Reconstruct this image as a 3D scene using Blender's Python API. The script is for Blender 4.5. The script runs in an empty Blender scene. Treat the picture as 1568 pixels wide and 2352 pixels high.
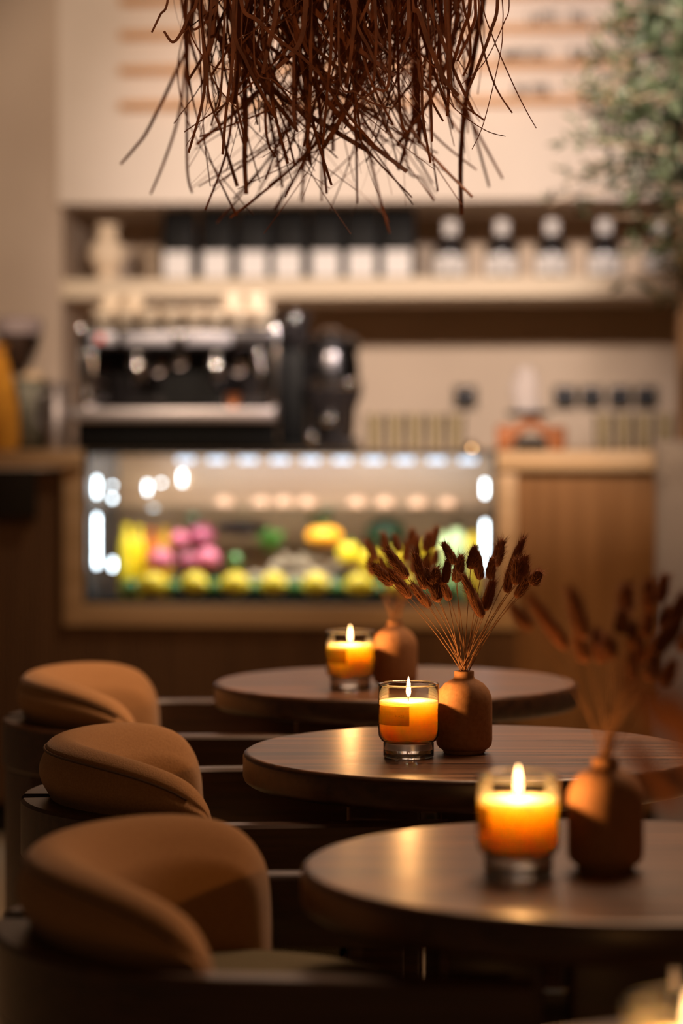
import bpy, bmesh, math, random
from mathutils import Vector, Matrix
from math import sin, cos, pi, radians as R
random.seed(7)
C = bpy.context.scene.collection
SC = bpy.context.scene

# ------------------------------------------------------------------ camera, world, lights, exposure
CAMZ, F, HX, HY = 1.18, 6000.0, 784.0, 986.0
cam = bpy.data.cameras.new('camera'); camo = bpy.data.objects.new('camera', cam); C.objects.link(camo)
camo.location = (0, 0, CAMZ); camo.rotation_euler = (R(90), 0, 0)
cam.sensor_width = 36; cam.lens = F/2352*36
cam.shift_y = -(1176-HY)/2352; cam.clip_start = .05; cam.clip_end = 60
cam.dof.use_dof = True; cam.dof.focus_distance = 3.43; cam.dof.aperture_fstop = 2.35
SC.camera = camo
SC.view_settings.view_transform = 'Standard'; SC.view_settings.look = 'None'
SC.view_settings.gamma = 1; SC.view_settings.use_curve_mapping = False
SC.view_settings.exposure = 0.0
SC.cycles.max_bounces = 10; SC.cycles.transparent_max_bounces = 24; SC.cycles.transmission_bounces = 10
SC.cycles.diffuse_bounces = 4; SC.cycles.glossy_bounces = 5
SC.cycles.sample_clamp_indirect = 6; SC.cycles.caustics_reflective = False; SC.cycles.caustics_refractive = False
wd = bpy.data.worlds.new('world'); SC.world = wd; wd.use_nodes = True
wd.node_tree.nodes['Background'].inputs[0].default_value = (1.0, .62, .36, 1)
wd.node_tree.nodes['Background'].inputs[1].default_value = .035

def lamp(kind, loc, target, power, col, size=.05, angle=60, blend=.6):
    l = bpy.data.lights.new('ceiling_spot', kind); l.energy = power; l.color = col
    if kind == 'SPOT': l.spot_size = R(angle); l.spot_blend = blend; l.shadow_soft_size = size
    if kind == 'AREA': l.shape = 'DISK'; l.size = size
    o = bpy.data.objects.new('ceiling_spot', l); C.objects.link(o); o.location = loc
    d = Vector(target)-Vector(loc); o.rotation_euler = d.to_track_quat('-Z', 'Y').to_euler(); return o
WARM = (1.0, .76, .56)
lamp('SPOT', (-1.1, 4.9, 2.45), (-.40, 8.6, 1.92), 330, WARM, .05, 40, .6)
lamp('SPOT', (.45, 5.0, 2.45), (.62, 8.6, 1.74), 450, (1.0, .84, .75), .05, 50, .6)
lamp('SPOT', (.30, 5.1, 2.6), (.75, 7.5, 1.0), 120, (1.0, .62, .32), .05, 34, .8)
lamp('SPOT', (.25, 6.6, 2.9), (-.32, 7.9, 1.25), 110, (1.0, .84, .72), .03, 44, .7)
lamp('AREA', (.5, 4.3, 2.95), (.0, 3.6, .7), 68, (1.0, .60, .35), 1.3)  # broad fill added over the seats to lift cushions and tabletops, no real fixture
lamp('SPOT', (-.35, 1.0, 2.6), (-.02, 3.75, 1.72), 42, (1.0, .55, .28), .05, 21, .5)  # added helper spot that brightens the pendant strands, no real fixture

# ------------------------------------------------------------------ materials
def mat(name, col, rough=.6, metal=0, **k):
    m = bpy.data.materials.new(name); m.use_nodes = True; b = m.node_tree.nodes['Principled BSDF']
    b.inputs['Base Color'].default_value = (*col, 1); b.inputs['Roughness'].default_value = rough; b.inputs['Metallic'].default_value = metal
    for a, v in k.items(): b.inputs[a.replace('_', ' ')].default_value = v
    return m
def noisy(m, c1, c2, scale=(5, 5, 5), nscale=1.0, detail=4, bump=0, rr=None, lo=.35, hi=.65):
    t = m.node_tree; n = t.nodes; b = n['Principled BSDF']
    tc = n.new('ShaderNodeTexCoord'); mp = n.new('ShaderNodeMapping'); mp.inputs['Scale'].default_value = scale
    ns = n.new('ShaderNodeTexNoise'); ns.inputs['Scale'].default_value = nscale; ns.inputs['Detail'].default_value = detail
    cr = n.new('ShaderNodeValToRGB'); cr.color_ramp.elements[0].color = (*c1, 1); cr.color_ramp.elements[1].color = (*c2, 1)
    cr.color_ramp.elements[0].position = lo; cr.color_ramp.elements[1].position = hi
    t.links.new(tc.outputs['Object'], mp.inputs[0]); t.links.new(mp.outputs[0], ns.inputs['Vector'])
    t.links.new(ns.outputs['Fac'], cr.inputs[0]); t.links.new(cr.outputs[0], b.inputs['Base Color'])
    if bump:
        bp_ = n.new('ShaderNodeBump'); bp_.inputs['Strength'].default_value = bump; bp_.inputs['Distance'].default_value = .002
        t.links.new(ns.outputs['Fac'], bp_.inputs['Height']); t.links.new(bp_.outputs[0], b.inputs['Normal'])
    if rr:
        mr = n.new('ShaderNodeMapRange'); mr.inputs[3].default_value = rr[0]; mr.inputs[4].default_value = rr[1]
        t.links.new(ns.outputs['Fac'], mr.inputs[0]); t.links.new(mr.outputs[0], b.inputs['Roughness'])
    return m
def spec(m, v): M[m].node_tree.nodes['Principled BSDF'].inputs['Specular IOR Level'].default_value = v
def emis(name, col, s):
    m = bpy.data.materials.new(name); m.use_nodes = True; n = m.node_tree.nodes; n.clear()
    e = n.new('ShaderNodeEmission'); o = n.new('ShaderNodeOutputMaterial'); e.inputs[0].default_value = (*col, 1); e.inputs[1].default_value = s
    m.node_tree.links.new(e.outputs[0], o.inputs[0]); return m
def thinglass(name, col=(1, 1, 1), ior=1.5, rough=.02, boost=1.0):
    m = bpy.data.materials.new(name); m.use_nodes = True; n = m.node_tree.nodes; n.clear(); l = m.node_tree.links
    t = n.new('ShaderNodeBsdfTransparent'); t.inputs[0].default_value = (*col, 1)
    g = n.new('ShaderNodeBsdfGlossy'); g.inputs['Roughness'].default_value = rough
    f = n.new('ShaderNodeFresnel'); f.inputs[0].default_value = ior
    mu = n.new('ShaderNodeMath'); mu.operation = 'MULTIPLY'; mu.inputs[1].default_value = boost; mu.use_clamp = True
    mx = n.new('ShaderNodeMixShader'); o = n.new('ShaderNodeOutputMaterial')
    l.new(f.outputs[0], mu.inputs[0]); l.new(mu.outputs[0], mx.inputs[0]); l.new(t.outputs[0], mx.inputs[1]); l.new(g.outputs[0], mx.inputs[2]); l.new(mx.outputs[0], o.inputs[0])
    return m
M = {}
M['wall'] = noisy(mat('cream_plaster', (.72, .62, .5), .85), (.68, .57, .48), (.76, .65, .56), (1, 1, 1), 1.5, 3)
M['wall_side'] = noisy(mat('beige_plaster', (.5, .42, .33), .9), (.50, .385, .30), (.56, .44, .345), (1, 1, 1), 2, 3)  # left wall's shade is put into this darker base colour
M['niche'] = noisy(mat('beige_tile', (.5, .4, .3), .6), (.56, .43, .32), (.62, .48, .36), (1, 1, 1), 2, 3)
M['floor'] = noisy(mat('beige_floor', (.4, .3, .2), .6), (.50, .40, .26), (.58, .47, .32), (3, 3, 3), 3, 5)
M['ceil'] = mat('ceiling_paint', (.25, .19, .14), .9)
M['plinth'] = mat('dark_plinth', (.02, .015, .01), .6)
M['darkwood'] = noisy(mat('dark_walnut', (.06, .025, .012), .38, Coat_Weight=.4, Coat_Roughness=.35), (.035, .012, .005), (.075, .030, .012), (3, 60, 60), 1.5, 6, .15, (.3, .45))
M['top'] = noisy(mat('table_walnut', (.12, .06, .03), .32, Coat_Weight=.3, Coat_Roughness=.3), (.030, .011, .005), (.27, .125, .062), (1.3, 40, 6), 1.3, 8, .02, (.26, .50), .40, .60)
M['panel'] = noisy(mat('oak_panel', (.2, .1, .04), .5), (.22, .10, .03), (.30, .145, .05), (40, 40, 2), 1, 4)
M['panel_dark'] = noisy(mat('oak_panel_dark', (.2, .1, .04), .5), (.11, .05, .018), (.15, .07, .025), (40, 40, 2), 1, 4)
M['trim'] = noisy(mat('pale_oak', (.45, .28, .13), .5), (.44, .27, .12), (.54, .34, .17), (2, 30, 30), 1, 4)
M['orange'] = noisy(mat('honey_oak', (.5, .25, .08), .5), (.48, .22, .06), (.58, .29, .09), (30, 30, 2), 1, 4)
M['ledge'] = mat('menu_ledge_oak', (.58, .29, .11), .55)
M['shelf'] = mat('cream_shelf', (.72, .58, .42), .6)
M['fabric'] = noisy(mat('tan_wool', (.30, .16, .07), .95, Sheen_Weight=.25, Sheen_Roughness=.4), (.40, .20, .08), (.50, .27, .115), (160, 160, 160), 3, 5, .5)
M['seam'] = mat('seam_thread', (.10, .05, .02), .9)
M['seatfab'] = noisy(mat('olive_seat_wool', (.12, .11, .07), .95), (.13, .11, .06), (.19, .16, .09), (160, 160, 160), 3, 5, .4)
M['clay'] = noisy(mat('terracotta', (.40, .20, .09), .8), (.36, .165, .065), (.43, .21, .09), (60, 60, 60), 3, 5, .1)
M['wax'] = mat('candle_wax', (.94, .73, .42), .6, Subsurface_Weight=1.0, Subsurface_Scale=.046)
M['wax'].node_tree.nodes['Principled BSDF'].inputs['Subsurface Radius'].default_value = (1.0, .84, .46)
M['glass'] = thinglass('tumbler_glass', (.97, .95, .9), 1.5, .02, 1.0)
M['pane'] = thinglass('clear_pane', (.95, .97, .96), 1.4, .01, .6)
M['solidglass'] = mat('solid_glass', (1, .98, .93), .02, 0, Transmission_Weight=1.0, IOR=1.5)
M['greenglass'] = thinglass('green_tint_glass', (.965, .96, .89), 1.4, .12, 1.0)
M['wick'] = mat('charred_wick', (.02, .01, .01), .9)
M['label'] = mat('kraft_label', (.42, .24, .11), .8, Subsurface_Weight=.0)
_n = M['label'].node_tree; _tr = _n.nodes.new('ShaderNodeBsdfTransparent'); _tr.inputs[0].default_value = (.62, .50, .38, 1)
_mx = _n.nodes.new('ShaderNodeMixShader'); _mx.inputs[0].default_value = .55
_n.links.new(_n.nodes['Principled BSDF'].outputs[0], _mx.inputs[1]); _n.links.new(_tr.outputs[0], _mx.inputs[2]); _n.links.new(_mx.outputs[0], _n.nodes['Material Output'].inputs[0])
M['ink'] = mat('label_ink', (.05, .02, .01), .8)
M['flame'] = bpy.data.materials.new('flame'); M['flame'].use_nodes = True
_n = M['flame'].node_tree.nodes; _n.clear(); _l = M['flame'].node_tree.links
_e = _n.new('ShaderNodeEmission'); _e.inputs[0].default_value = (1, .56, .22, 1); _e.inputs[1].default_value = 7
_t = _n.new('ShaderNodeBsdfTransparent'); _a = _n.new('ShaderNodeAddShader'); _o = _n.new('ShaderNodeOutputMaterial')
_l.new(_e.outputs[0], _a.inputs[0]); _l.new(_t.outputs[0], _a.inputs[1]); _l.new(_a.outputs[0], _o.inputs[0])
M['bunny'] = noisy(mat('russet_bunny_tail', (.22, .09, .04), .95), (.19, .065, .024), (.35, .135, .052), (90, 90, 90), 2, 4)
M['stem'] = mat('straw_stem', (.30, .14, .055), .7)
M['strand'] = noisy(mat('palm_fibre', (.16, .055, .02), .6), (.17, .050, .016), (.34, .105, .032), (7, 7, 7), 6, 3)
M['black'] = mat('matt_black', (.004, .004, .004), .5)
M['glossblack'] = mat('gloss_black', (.015, .013, .014), .15)
M['bag'] = noisy(mat('black_foil_bag', (.012, .01, .01), .5), (.002, .002, .002), (.006, .005, .005), (20, 20, 20), 2, 3, .3)
M['white'] = mat('white_paper', (.78, .74, .72), .7)
M['greypaper'] = mat('grey_paper', (.42, .36, .33), .8)
M['steel'] = mat('polished_steel', (.62, .60, .60), .14, 1)
M['brush'] = mat('brushed_steel', (.55, .50, .50), .38, 1)
M['dsteel'] = mat('dark_steel', (.10, .095, .10), .25, 1)
M['cup'] = mat('cream_porcelain', (.82, .68, .52), .25)
M['vase'] = mat('cream_ceramic', (.78, .62, .45), .6)
M['mustard'] = noisy(mat('mustard_cloth', (.55, .24, .015), .9), (.50, .20, .01), (.62, .28, .02), (10, 10, 10), 3, 4, .4)
M['olivegrey'] = mat('olive_grey_metal', (.12, .11, .075), .5, .2)
M['smoke'] = mat('smoked_plastic', (.32, .25, .25), .25, 0, Alpha=.75)
M['beans'] = noisy(mat('roasted_beans', (.03, .01, .006), .45), (.015, .005, .003), (.05, .02, .01), (60, 60, 60), 3, 3, .6)
M['red'] = mat('red_plastic', (.6, .05, .04), .3)
M['copper'] = mat('copper', (.85, .35, .15), .3, 1)
M['brass'] = mat('brass', (.9, .6, .25), .2, 1)
M['crate'] = noisy(mat('rustic_wood', (.3, .1, .03), .6), (.26, .085, .025), (.45, .16, .05), (4, 30, 30), 1.5, 5)
M['case'] = mat('case_black_frame', (.02, .022, .022), .35)
M['caseback'] = noisy(mat('case_back_wood', (.28, .17, .10), .35), (.36, .17, .075), (.50, .27, .13), (1, 8, 20), 1.5, 4)
M['casewall'] = mat('case_inner_steel', (.25, .27, .29), .25, .8)
M['led'] = emis('cool_led', (.80, .90, 1.0), 14)
M['ledtop'] = emis('cool_led_dim', (.70, .80, 1.0), 2.2)
M['cabinet'] = noisy(mat('grey_metal_panel', (.20, .19, .22), .4, .3), (.30, .29, .33), (.38, .37, .41), (2, 2, 2), 1, 2)
M['leaf'] = noisy(mat('olive_leaf', (.09, .11, .05), .6), (.010, .020, .005), (.040, .055, .018), (6, 6, 6), 3, 3)
M['bark'] = noisy(mat('olive_bark', (.16, .11, .07), .9), (.10, .07, .04), (.20, .14, .09), (20, 20, 8), 2, 4, .5)
M['letter'] = mat('menu_letter', (.02, .015, .015), .6)
def fruit(name, c1, c2, rough=.4, **k): return noisy(mat(name, c1, rough, **k), c1, c2, (25, 25, 25), 3, 4, .3)
M['lemon'] = fruit('lemon_peel', (.92, .58, .01), (1.0, .74, .03))
M['lime'] = fruit('lime_peel', (.03, .11, .01), (.08, .22, .03))
M['pink'] = fruit('pink_peel', (.62, .09, .14), (.78, .20, .26))
M['wine'] = fruit('purple_peel', (.26, .035, .06), (.38, .06, .10))
M['orangef'] = fruit('orange_peel', (.95, .32, .0), (1.0, .42, .02))
M['greenleaf'] = fruit('lettuce_leaf', (.12, .30, .05), (.30, .48, .16))
M['paleleaf'] = fruit('pale_leaf', (.30, .38, .20), (.45, .52, .32))
M['ginger'] = fruit('ginger_skin', (.42, .28, .16), (.55, .40, .26), .7)
M['aubergine'] = fruit('aubergine_skin', (.03, .012, .012), (.06, .025, .02), .3)
M['melon'] = fruit('dark_green_rind', (.02, .05, .02), (.05, .10, .04), .3)
M['bun'] = fruit('baked_bun', (.34, .16, .08), (.50, .28, .17), .5)
M['juicey'] = mat('yellow_juice', (.95, .66, .02), .2)
M['juiceo'] = mat('orange_juice', (.70, .17, .01), .2)
M['juicea'] = mat('amber_juice', (.75, .36, .02), .2)
M['juiceg'] = mat('pale_green_juice', (.62, .78, .38), .2)

for _m in ('black', 'bag', 'plinth'): spec(_m, .12)
# ------------------------------------------------------------------ helpers
def props(o, label=None, cat=None, group=None, kind=None):
    if label: o['label'] = label
    if cat: o['category'] = cat
    if group: o['group'] = group
    if kind: o['kind'] = kind
    return o
def thing(name, label, cat, loc=(0, 0, 0), rz=0, group=None):
    o = bpy.data.objects.new(name, None); C.objects.link(o); o.empty_display_size = .02
    o.location = loc; o.rotation_euler = (0, 0, rz); return props(o, label, cat, group)
class MB:
    def __init__(s): s.v = []; s.f = []; s.sm = []
    def add(s, vs, fs, smooth=False, T=None):
        n = len(s.v)
        s.v += [tuple(T @ Vector(v)) if T else tuple(v) for v in vs]; s.f += [tuple(i+n for i in f) for f in fs]; s.sm += [smooth]*len(fs); return s
    def box(s, a, b, bev=0, T=None):
        x0, y0, z0 = a; x1, y1, z1 = b
        if bev > 0:
            bm = bmesh.new(); bmesh.ops.create_cube(bm, size=1)
            for v in bm.verts: v.co = Vector(((x0+x1)/2+v.co.x*(x1-x0), (y0+y1)/2+v.co.y*(y1-y0), (z0+z1)/2+v.co.z*(z1-z0)))
            bmesh.ops.bevel(bm, geom=list(bm.edges), offset=bev, segments=3, profile=.5, affect='EDGES')
            bm.verts.index_update(); s.add([v.co[:] for v in bm.verts], [[v.index for v in f.verts] for f in bm.faces], True, T); bm.free(); return s
        vs = [(x, y, z) for x in (x0, x1) for y in (y0, y1) for z in (z0, z1)]
        return s.add(vs, [(0, 1, 3, 2), (4, 6, 7, 5), (0, 4, 5, 1), (2, 3, 7, 6), (0, 2, 6, 4), (1, 5, 7, 3)], False, T)
    def lathe(s, prof, n=40, T=None, smooth=True, cap=True):
        vs = []; fs = []
        for r, z in prof:
            for i in range(n): a = 2*pi*i/n; vs.append((r*cos(a), r*sin(a), z))
        m = len(prof)
        for j in range(m-1):
            for i in range(n): fs.append((j*n+i, j*n+(i+1) % n, (j+1)*n+(i+1) % n, (j+1)*n+i))
        if cap and prof[0][0] > 1e-6: fs.append(tuple(reversed(range(n))))
        if cap and prof[-1][0] > 1e-6: fs.append(tuple((m-1)*n+i for i in range(n)))
        return s.add(vs, fs, smooth, T)
    def tube(s, pts, rad, n=8, caps=True):
        pts = [Vector(p) for p in pts]; rr = rad if isinstance(rad, (list, tuple)) else [rad]*len(pts)
        vs = []; fs = []; up = Vector((.13, .2, 1)).normalized()
        for k, p in enumerate(pts):
            d = (pts[min(k+1, len(pts)-1)]-pts[max(k-1, 0)]).normalized()
            a = d.cross(up); a = a.normalized() if a.length > .05 else d.cross(Vector((1, 0, 0))).normalized()
            b = d.cross(a); up = a.cross(d) if False else up
            for i in range(n): t = 2*pi*i/n; vs.append(tuple(p+a*cos(t)*rr[k]+b*sin(t)*rr[k]))
        for k in range(len(pts)-1):
            for i in range(n): fs.append((k*n+i, k*n+(i+1) % n, (k+1)*n+(i+1) % n, (k+1)*n+i))
        if caps: fs += [tuple(range(n)), tuple(range((len(pts)-1)*n, len(pts)*n))]
        return s.add(vs, fs, True)
    def ball(s, c, r, n=16, T=None):
        if not isinstance(r, (list, tuple)): r = (r, r, r)
        pr = [(sin(pi*k/n), -cos(pi*k/n)) for k in range(n+1)]; pr[0] = (0, -1); pr[-1] = (0, 1)
        X = Matrix.Translation(c) @ Matrix.Diagonal((*r, 1))
        return s.lathe(pr, n*2, (T @ X) if T else X)
    def build(s, name, m, parent=None, loc=None, rz=None):
        me = bpy.data.meshes.new(name); me.from_pydata(s.v, [], s.f); me.validate()
        if len(me.polygons) == len(s.sm): me.polygons.foreach_set('use_smooth', s.sm)
        bm = bmesh.new(); bm.from_mesh(me); bmesh.ops.remove_doubles(bm, verts=bm.verts, dist=1e-6); bmesh.ops.recalc_face_normals(bm, faces=bm.faces); bm.to_mesh(me); bm.free()
        me.materials.append(M[m] if isinstance(m, str) else m)
        try: me.set_sharp_from_angle(angle=R(40))
        except Exception: pass
        o = bpy.data.objects.new(name, me); C.objects.link(o)
        if parent: o.parent = parent
        if loc is not None: o.location = loc
        if rz is not None: o.rotation_euler = (0, 0, rz)
        return o
def copy_tree(o, parent=None):
    c = o.copy(); C.objects.link(c)
    if parent: c.parent = parent
    for ch in [x for x in SC.objects if x.parent == o]: copy_tree(ch, c)
    return c
ORD = ['first', 'second', 'third', 'fourth', 'fifth', 'sixth', 'seventh', 'eighth', 'ninth', 'tenth', 'eleventh', 'twelfth', 'thirteenth', 'fourteenth', 'fifteenth', 'sixteenth', 'seventeenth', 'eighteenth', 'nineteenth', 'twentieth', 'twenty first', 'twenty second', 'twenty third', 'twenty fourth']
def px(x, y, d):                       # a point the photo shows at (x, y), d metres away
    return Vector(((x-HX)*d/F, d, CAMZ-(y-HY)*d/F))
# bar frame: u along the bar (right end nearer), v behind the bar front
A = R(6.5); CB = 7.40; RZ = -A
U = Vector((cos(A), -sin(A), 0)); N = Vector((sin(A), cos(A), 0))
def W(u, v, z=0): return N*(CB+v)+U*u+Vector((0, 0, z))
def bu(x, v=0):
    dx = (x-HX)/F; return (dx*cos(A)-sin(A))*(CB+v)/(dx*sin(A)+cos(A))
def bz(y, v=0, x=784):
    dx = (x-HX)/F; return CAMZ-(y-HY)/F*(CB+v)/(dx*sin(A)+cos(A))
O0 = W(0, 0, 0)
def bar(mb, name, m, parent=None, label=None, cat=None, kind=None, group=None):      # mesh given in bar coordinates
    if parent is None: o = mb.build(name, m, None, O0, RZ)
    else: o = mb.build(name, m, parent)
    return props(o, label, cat, group, kind)
def barthing(name, label, cat, u, v, z, group=None, rz=0): return thing(name, label, cat, W(u, v, z), RZ+rz, group)

# ------------------------------------------------------------------ the setting
MB().box((-5, -1, -.05), (5, 11, 0)).build('floor', 'floor')['kind'] = 'structure'
MB().box((-5, -1, 3.1), (5, 11, 3.15)).build('ceiling', 'ceil')['kind'] = 'structure'
vF, vB = 1.30, 1.95
uL = bu(143, vF)
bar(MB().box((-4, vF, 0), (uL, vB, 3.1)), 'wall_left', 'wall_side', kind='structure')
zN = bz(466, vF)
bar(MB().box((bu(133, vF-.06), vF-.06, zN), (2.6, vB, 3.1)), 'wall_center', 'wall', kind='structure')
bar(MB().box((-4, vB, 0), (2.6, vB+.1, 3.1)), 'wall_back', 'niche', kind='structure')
bar(MB().box((bu(1556, vF-.1), vF-.16, 0), (bu(1640, vF-.1), vF-.06, 3.1), .004), 'trim_1', 'orange', kind='structure')
# long shelf below the menu wall
zs0, zs1 = bz(684, vF), bz(638, vF)
sh = thing('wall_shelf', 'long cream wall shelf holding black bags and bottles under the menu wall', 'shelf', O0, RZ)
MB().box((uL, vF-.02, zs0), (bu(1556, vF), vB, zs1), .004).build('shelf_board', 'shelf', sh)
# menu ledges: thin oak strips
for k, (y0, words) in enumerate([(6, []), (84, [('LATTE', 1213, 64), ('TEA', 1305, 42)]), (165, [('AMERICANO', 1148, 108), ('5.0', 1306, 40)]), (245, [('FILTER', 1180, 84)])]):
    z = bz(y0, vF-.06, 290)
    nm = ['topmost', 'second', 'third', 'lowest'][k]
    bar(MB().box((bu(278, vF-.08), vF-.115, z-.014), (bu(1470, vF-.08), vF-.06, z+.011), .002), 'menu_ledge', 'ledge', None,
        '%s thin oak ledge on the cream menu wall' % nm + ('' if k in (0,) else ' with dark letters at its right'), 'ledge', None, 'menu ledges')
    for w, x0, wpx in words:
        cu = bpy.data.curves.new('menu_word', 'FONT'); cu.body = w; cu.size = .05; cu.extrude = .0015; cu.offset = .0012; cu.align_x = 'LEFT'
        to = bpy.data.objects.new('tmp', cu); C.objects.link(to); bpy.context.view_layer.update()
        me = bpy.data.meshes.new_from_object(to); C.objects.unlink(to)
        xs = [v.co.x for v in me.vertices]; sc = (wpx/F*(CB+vF)) / (max(xs)-min(xs)); h = max(v.co.y for v in me.vertices); sy = .042/h
        for v in me.vertices: v.co = Vector(((v.co.x-min(xs))*sc, -v.co.z, v.co.y*sy))
        me.materials.clear(); me.materials.append(M['letter'])
        o = bpy.data.objects.new('menu_lettering', me); C.objects.link(o)
        o.location = W(bu(x0, vF-.08), vF-.08, z+.011); o.rotation_euler = (0, 0, RZ)
        props(o, 'dark %s menu lettering standing on the %s oak ledge' % ('price' if w[0] == '5' else 'word ' + w, nm), 'lettering')

# ------------------------------------------------------------------ things on the wall shelf
def coffee_bag(u, i):
    b = barthing('coffee_bag', '%s black coffee bag from the left with white label on wall shelf' % ORD[i], 'coffee bag', u, vF+.12, zs1, 'black coffee bags on the wall shelf', random.uniform(-.06, .06))
    w, d, h = .061, .03, .243
    m = MB(); vs = []; fs = []; n = 20
    for j, (t, sw, sd) in enumerate([(0, .98, 1), (.04, 1, 1), (.5, 1.0, .95), (.75, .97, .75), (.9, .93, .35), (1, .92, .06)]):
        for i2 in range(n):
            a = 2*pi*i2/n; ca, sa = cos(a), sin(a); e = .35
            vs.append((w*sw*math.copysign(abs(ca)**e, ca), d*sd*math.copysign(abs(sa)**e, sa), t*h))
    for j in range(5):
        for i2 in range(n): fs.append((j*n+i2, j*n+(i2+1) % n, (j+1)*n+(i2+1) % n, (j+1)*n+i2))
    fs += [tuple(range(n)), tuple(range(5*n, 6*n))]
    m.add(vs, fs, True).build('bag_body', 'bag', b)
    MB().box((-.046, -d-.0025, .010), (.046, -d-.0005, .097)).build('white_label', 'white', b)
for i, x in enumerate([409, 498, 582, 663, 748, 831, 914]): coffee_bag(bu(x, vF+.1), i)
def jug(u, i):
    b = barthing('squat_bottle', '%s squat dark bottle from the left with white labels on wall shelf' % ORD[i], 'bottle', u, vF+.12, zs1, 'squat dark bottles on the wall shelf')
    r = .057
    MB().lathe([(r*.9, 0), (r, .008), (r, .095), (r*.9, .115), (r*.5, .135), (.02, .15), (.0185, .185), (.021, .187), (.021, .192), (0, .192)], 28).build('bottle_glass', 'glossblack', b)
    vs = []; fs = []
    for lo, hi in ((-150, -96), (-84, -30)):
        mm = MB(); vs = []
        for k in range(9):
            a = R(lo+(hi-lo)*k/8); vs += [((r+.001)*cos(a), (r+.001)*sin(a), .012), ((r+.001)*cos(a), (r+.001)*sin(a), .078)]
        mm.add(vs, [(2*k, 2*k+2, 2*k+3, 2*k+1) for k in range(8)], True).build('white_label', 'white', b)
    MB().lathe([(.0225, .148), (.0245, .152), (.0245, .19), (.021, .196), (0, .196)], 20).build('white_cap', 'white', b)
for i, x in enumerate([1034, 1152, 1267, 1388, 1516]): jug(bu(x, vF+.1), i)
v0 = barthing('ceramic_vase', 'cream hourglass ceramic vase at the left end of the wall shelf', 'vase', bu(247, vF+.12), vF+.12, zs1)
MB().lathe([(.038, 0), (.036, .01), (.03, .03), (.05, .055), (.067, .09), (.062, .115), (.04, .14), (.03, .155), (.034, .175), (.042, .195), (.036, .195), (.026, .16), (0, .15)], 32).build('vase_body', 'vase', v0)
# sockets on the niche wall
for i, x in enumerate([1068, 1297, 1358, 1423, 1484]):
    s = barthing('wall_socket', ['single black wall socket right of the coffee grinder', 'leftmost black socket in the row of four on the back wall', 'second black socket in the row of four on the back wall', 'third black socket in the row of four on the back wall', 'rightmost black socket in the row of four on the back wall'][i], 'socket', bu(x, vB), vB, bz(912, vB, x), 'black sockets on the back wall')
    MB().box((-.040, -.012, -.042), (.040, 0, .038), .003).build('socket_plate', 'black', s)
    MB().box((-.014, -.018, .002), (.014, -.012, .020), .002).build('socket_rocker', 'dsteel', s)

# ------------------------------------------------------------------ the bar
zt = bz(1035, 0)                                   # worktop height
uc0, uc1 = bu(193), bu(1142); zc0, zc1 = bz(1390), bz(1042)
ufl, ufr = bu(146), bu(1187)
cn = thing('bar_counter', 'long oak bar counter with fluted front around the glass display case', 'counter', O0, RZ)
def flutes(x0, x1, z0, z1, y=0.0, pitch=.0135, dep=.007):
    m = MB(); n = max(1, int((x1-x0)/pitch)); p = (x1-x0)/n
    for i in range(n):
        c = x0+(i+.5)*p; vs = []
        for k in range(7):
            a = pi*k/6; vs += [(c-cos(a)*p*.46, y-sin(a)*dep, z0), (c-cos(a)*p*.46, y-sin(a)*dep, z1)]
        m.add(vs, [(2*k, 2*k+2, 2*k+3, 2*k+1) for k in range(6)], True)
    m.box((x0, y, z0), (x1, y+.02, z1)); return m
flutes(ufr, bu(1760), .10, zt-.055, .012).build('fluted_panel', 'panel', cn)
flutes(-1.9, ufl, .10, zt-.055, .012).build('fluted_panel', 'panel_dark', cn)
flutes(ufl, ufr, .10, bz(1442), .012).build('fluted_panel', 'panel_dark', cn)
fr = MB().box((ufl, -.012, bz(1442)), (uc0, .03, zt-.02), .003).box((uc1, -.012, bz(1442)), (ufr, .03, zt-.02), .003).box((uc0, -.012, bz(1442)), (uc1, .03, zc0), .003)
fr.build('case_surround', 'trim', cn)['label'] = 'pale oak frame around the display opening'
MB().box((-1.9, .05, 0), (bu(1760), .08, .10)).build('plinth', 'plinth', cn)
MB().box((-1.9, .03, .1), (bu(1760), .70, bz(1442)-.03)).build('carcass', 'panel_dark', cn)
MB().box((bu(-60), -.03, bz(1192)), (bu(84), .011, bz(1078)), .003).build('dark_panel', 'plinth', cn)  # dark box standing in for the shade inside a recess
wt = MB().box((-1.9, .05, zt-.012), (bu(1760), .72, zt)).box((-1.9, -.03, zt-.05), (uc0, .05, zt), .003).box((uc1, -.03, zt-.055), (bu(1502), .05, zt), .003)
bar(wt, 'bar_worktop', 'trim', None, 'pale oak worktop running along the top of the bar', 'worktop')
# display case
dc = thing('display_case', 'glass fronted refrigerated display case full of fruit set in the bar', 'display case', O0, RZ)
D = .50
MB().box((uc0, -.004, zc1), (uc1, .049, zt)).box((uc0, -.004, zc0), (uc0+.012, .02, zc1)).box((uc1-.012, -.004, zc0), (uc1, .02, zc1)).box((uc0, -.004, zc0), (uc1, .02, zc0+.010)).build('case_frame', 'case', dc)
MB().box((uc0, D, zc0), (uc1, D+.015, zc1)).build('back_panel', 'caseback', dc)
MB().box((uc0-.004, .03, zc0), (uc0, D, zc1)).box((uc1, .03, zc0), (uc1+.004, D, zc1)).box((uc0, .03, zc1-.004), (uc1, D, zc1)).build('side_panels', 'casewall', dc)
MB().box((uc0, .03, zc0), (uc1, D, zc0+.016)).build('case_deck', 'dsteel', dc)
MB().box((uc0+.012, .004, zc0+.01), (uc1-.012, .008, zc1)).build('glass_pane', 'pane', dc)
zsh = bz(1168, .2)
MB().box((uc0+.01, .20, zsh-.004), (uc1-.01, D, zsh)).build('glass_shelf', 'pane', dc)
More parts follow.
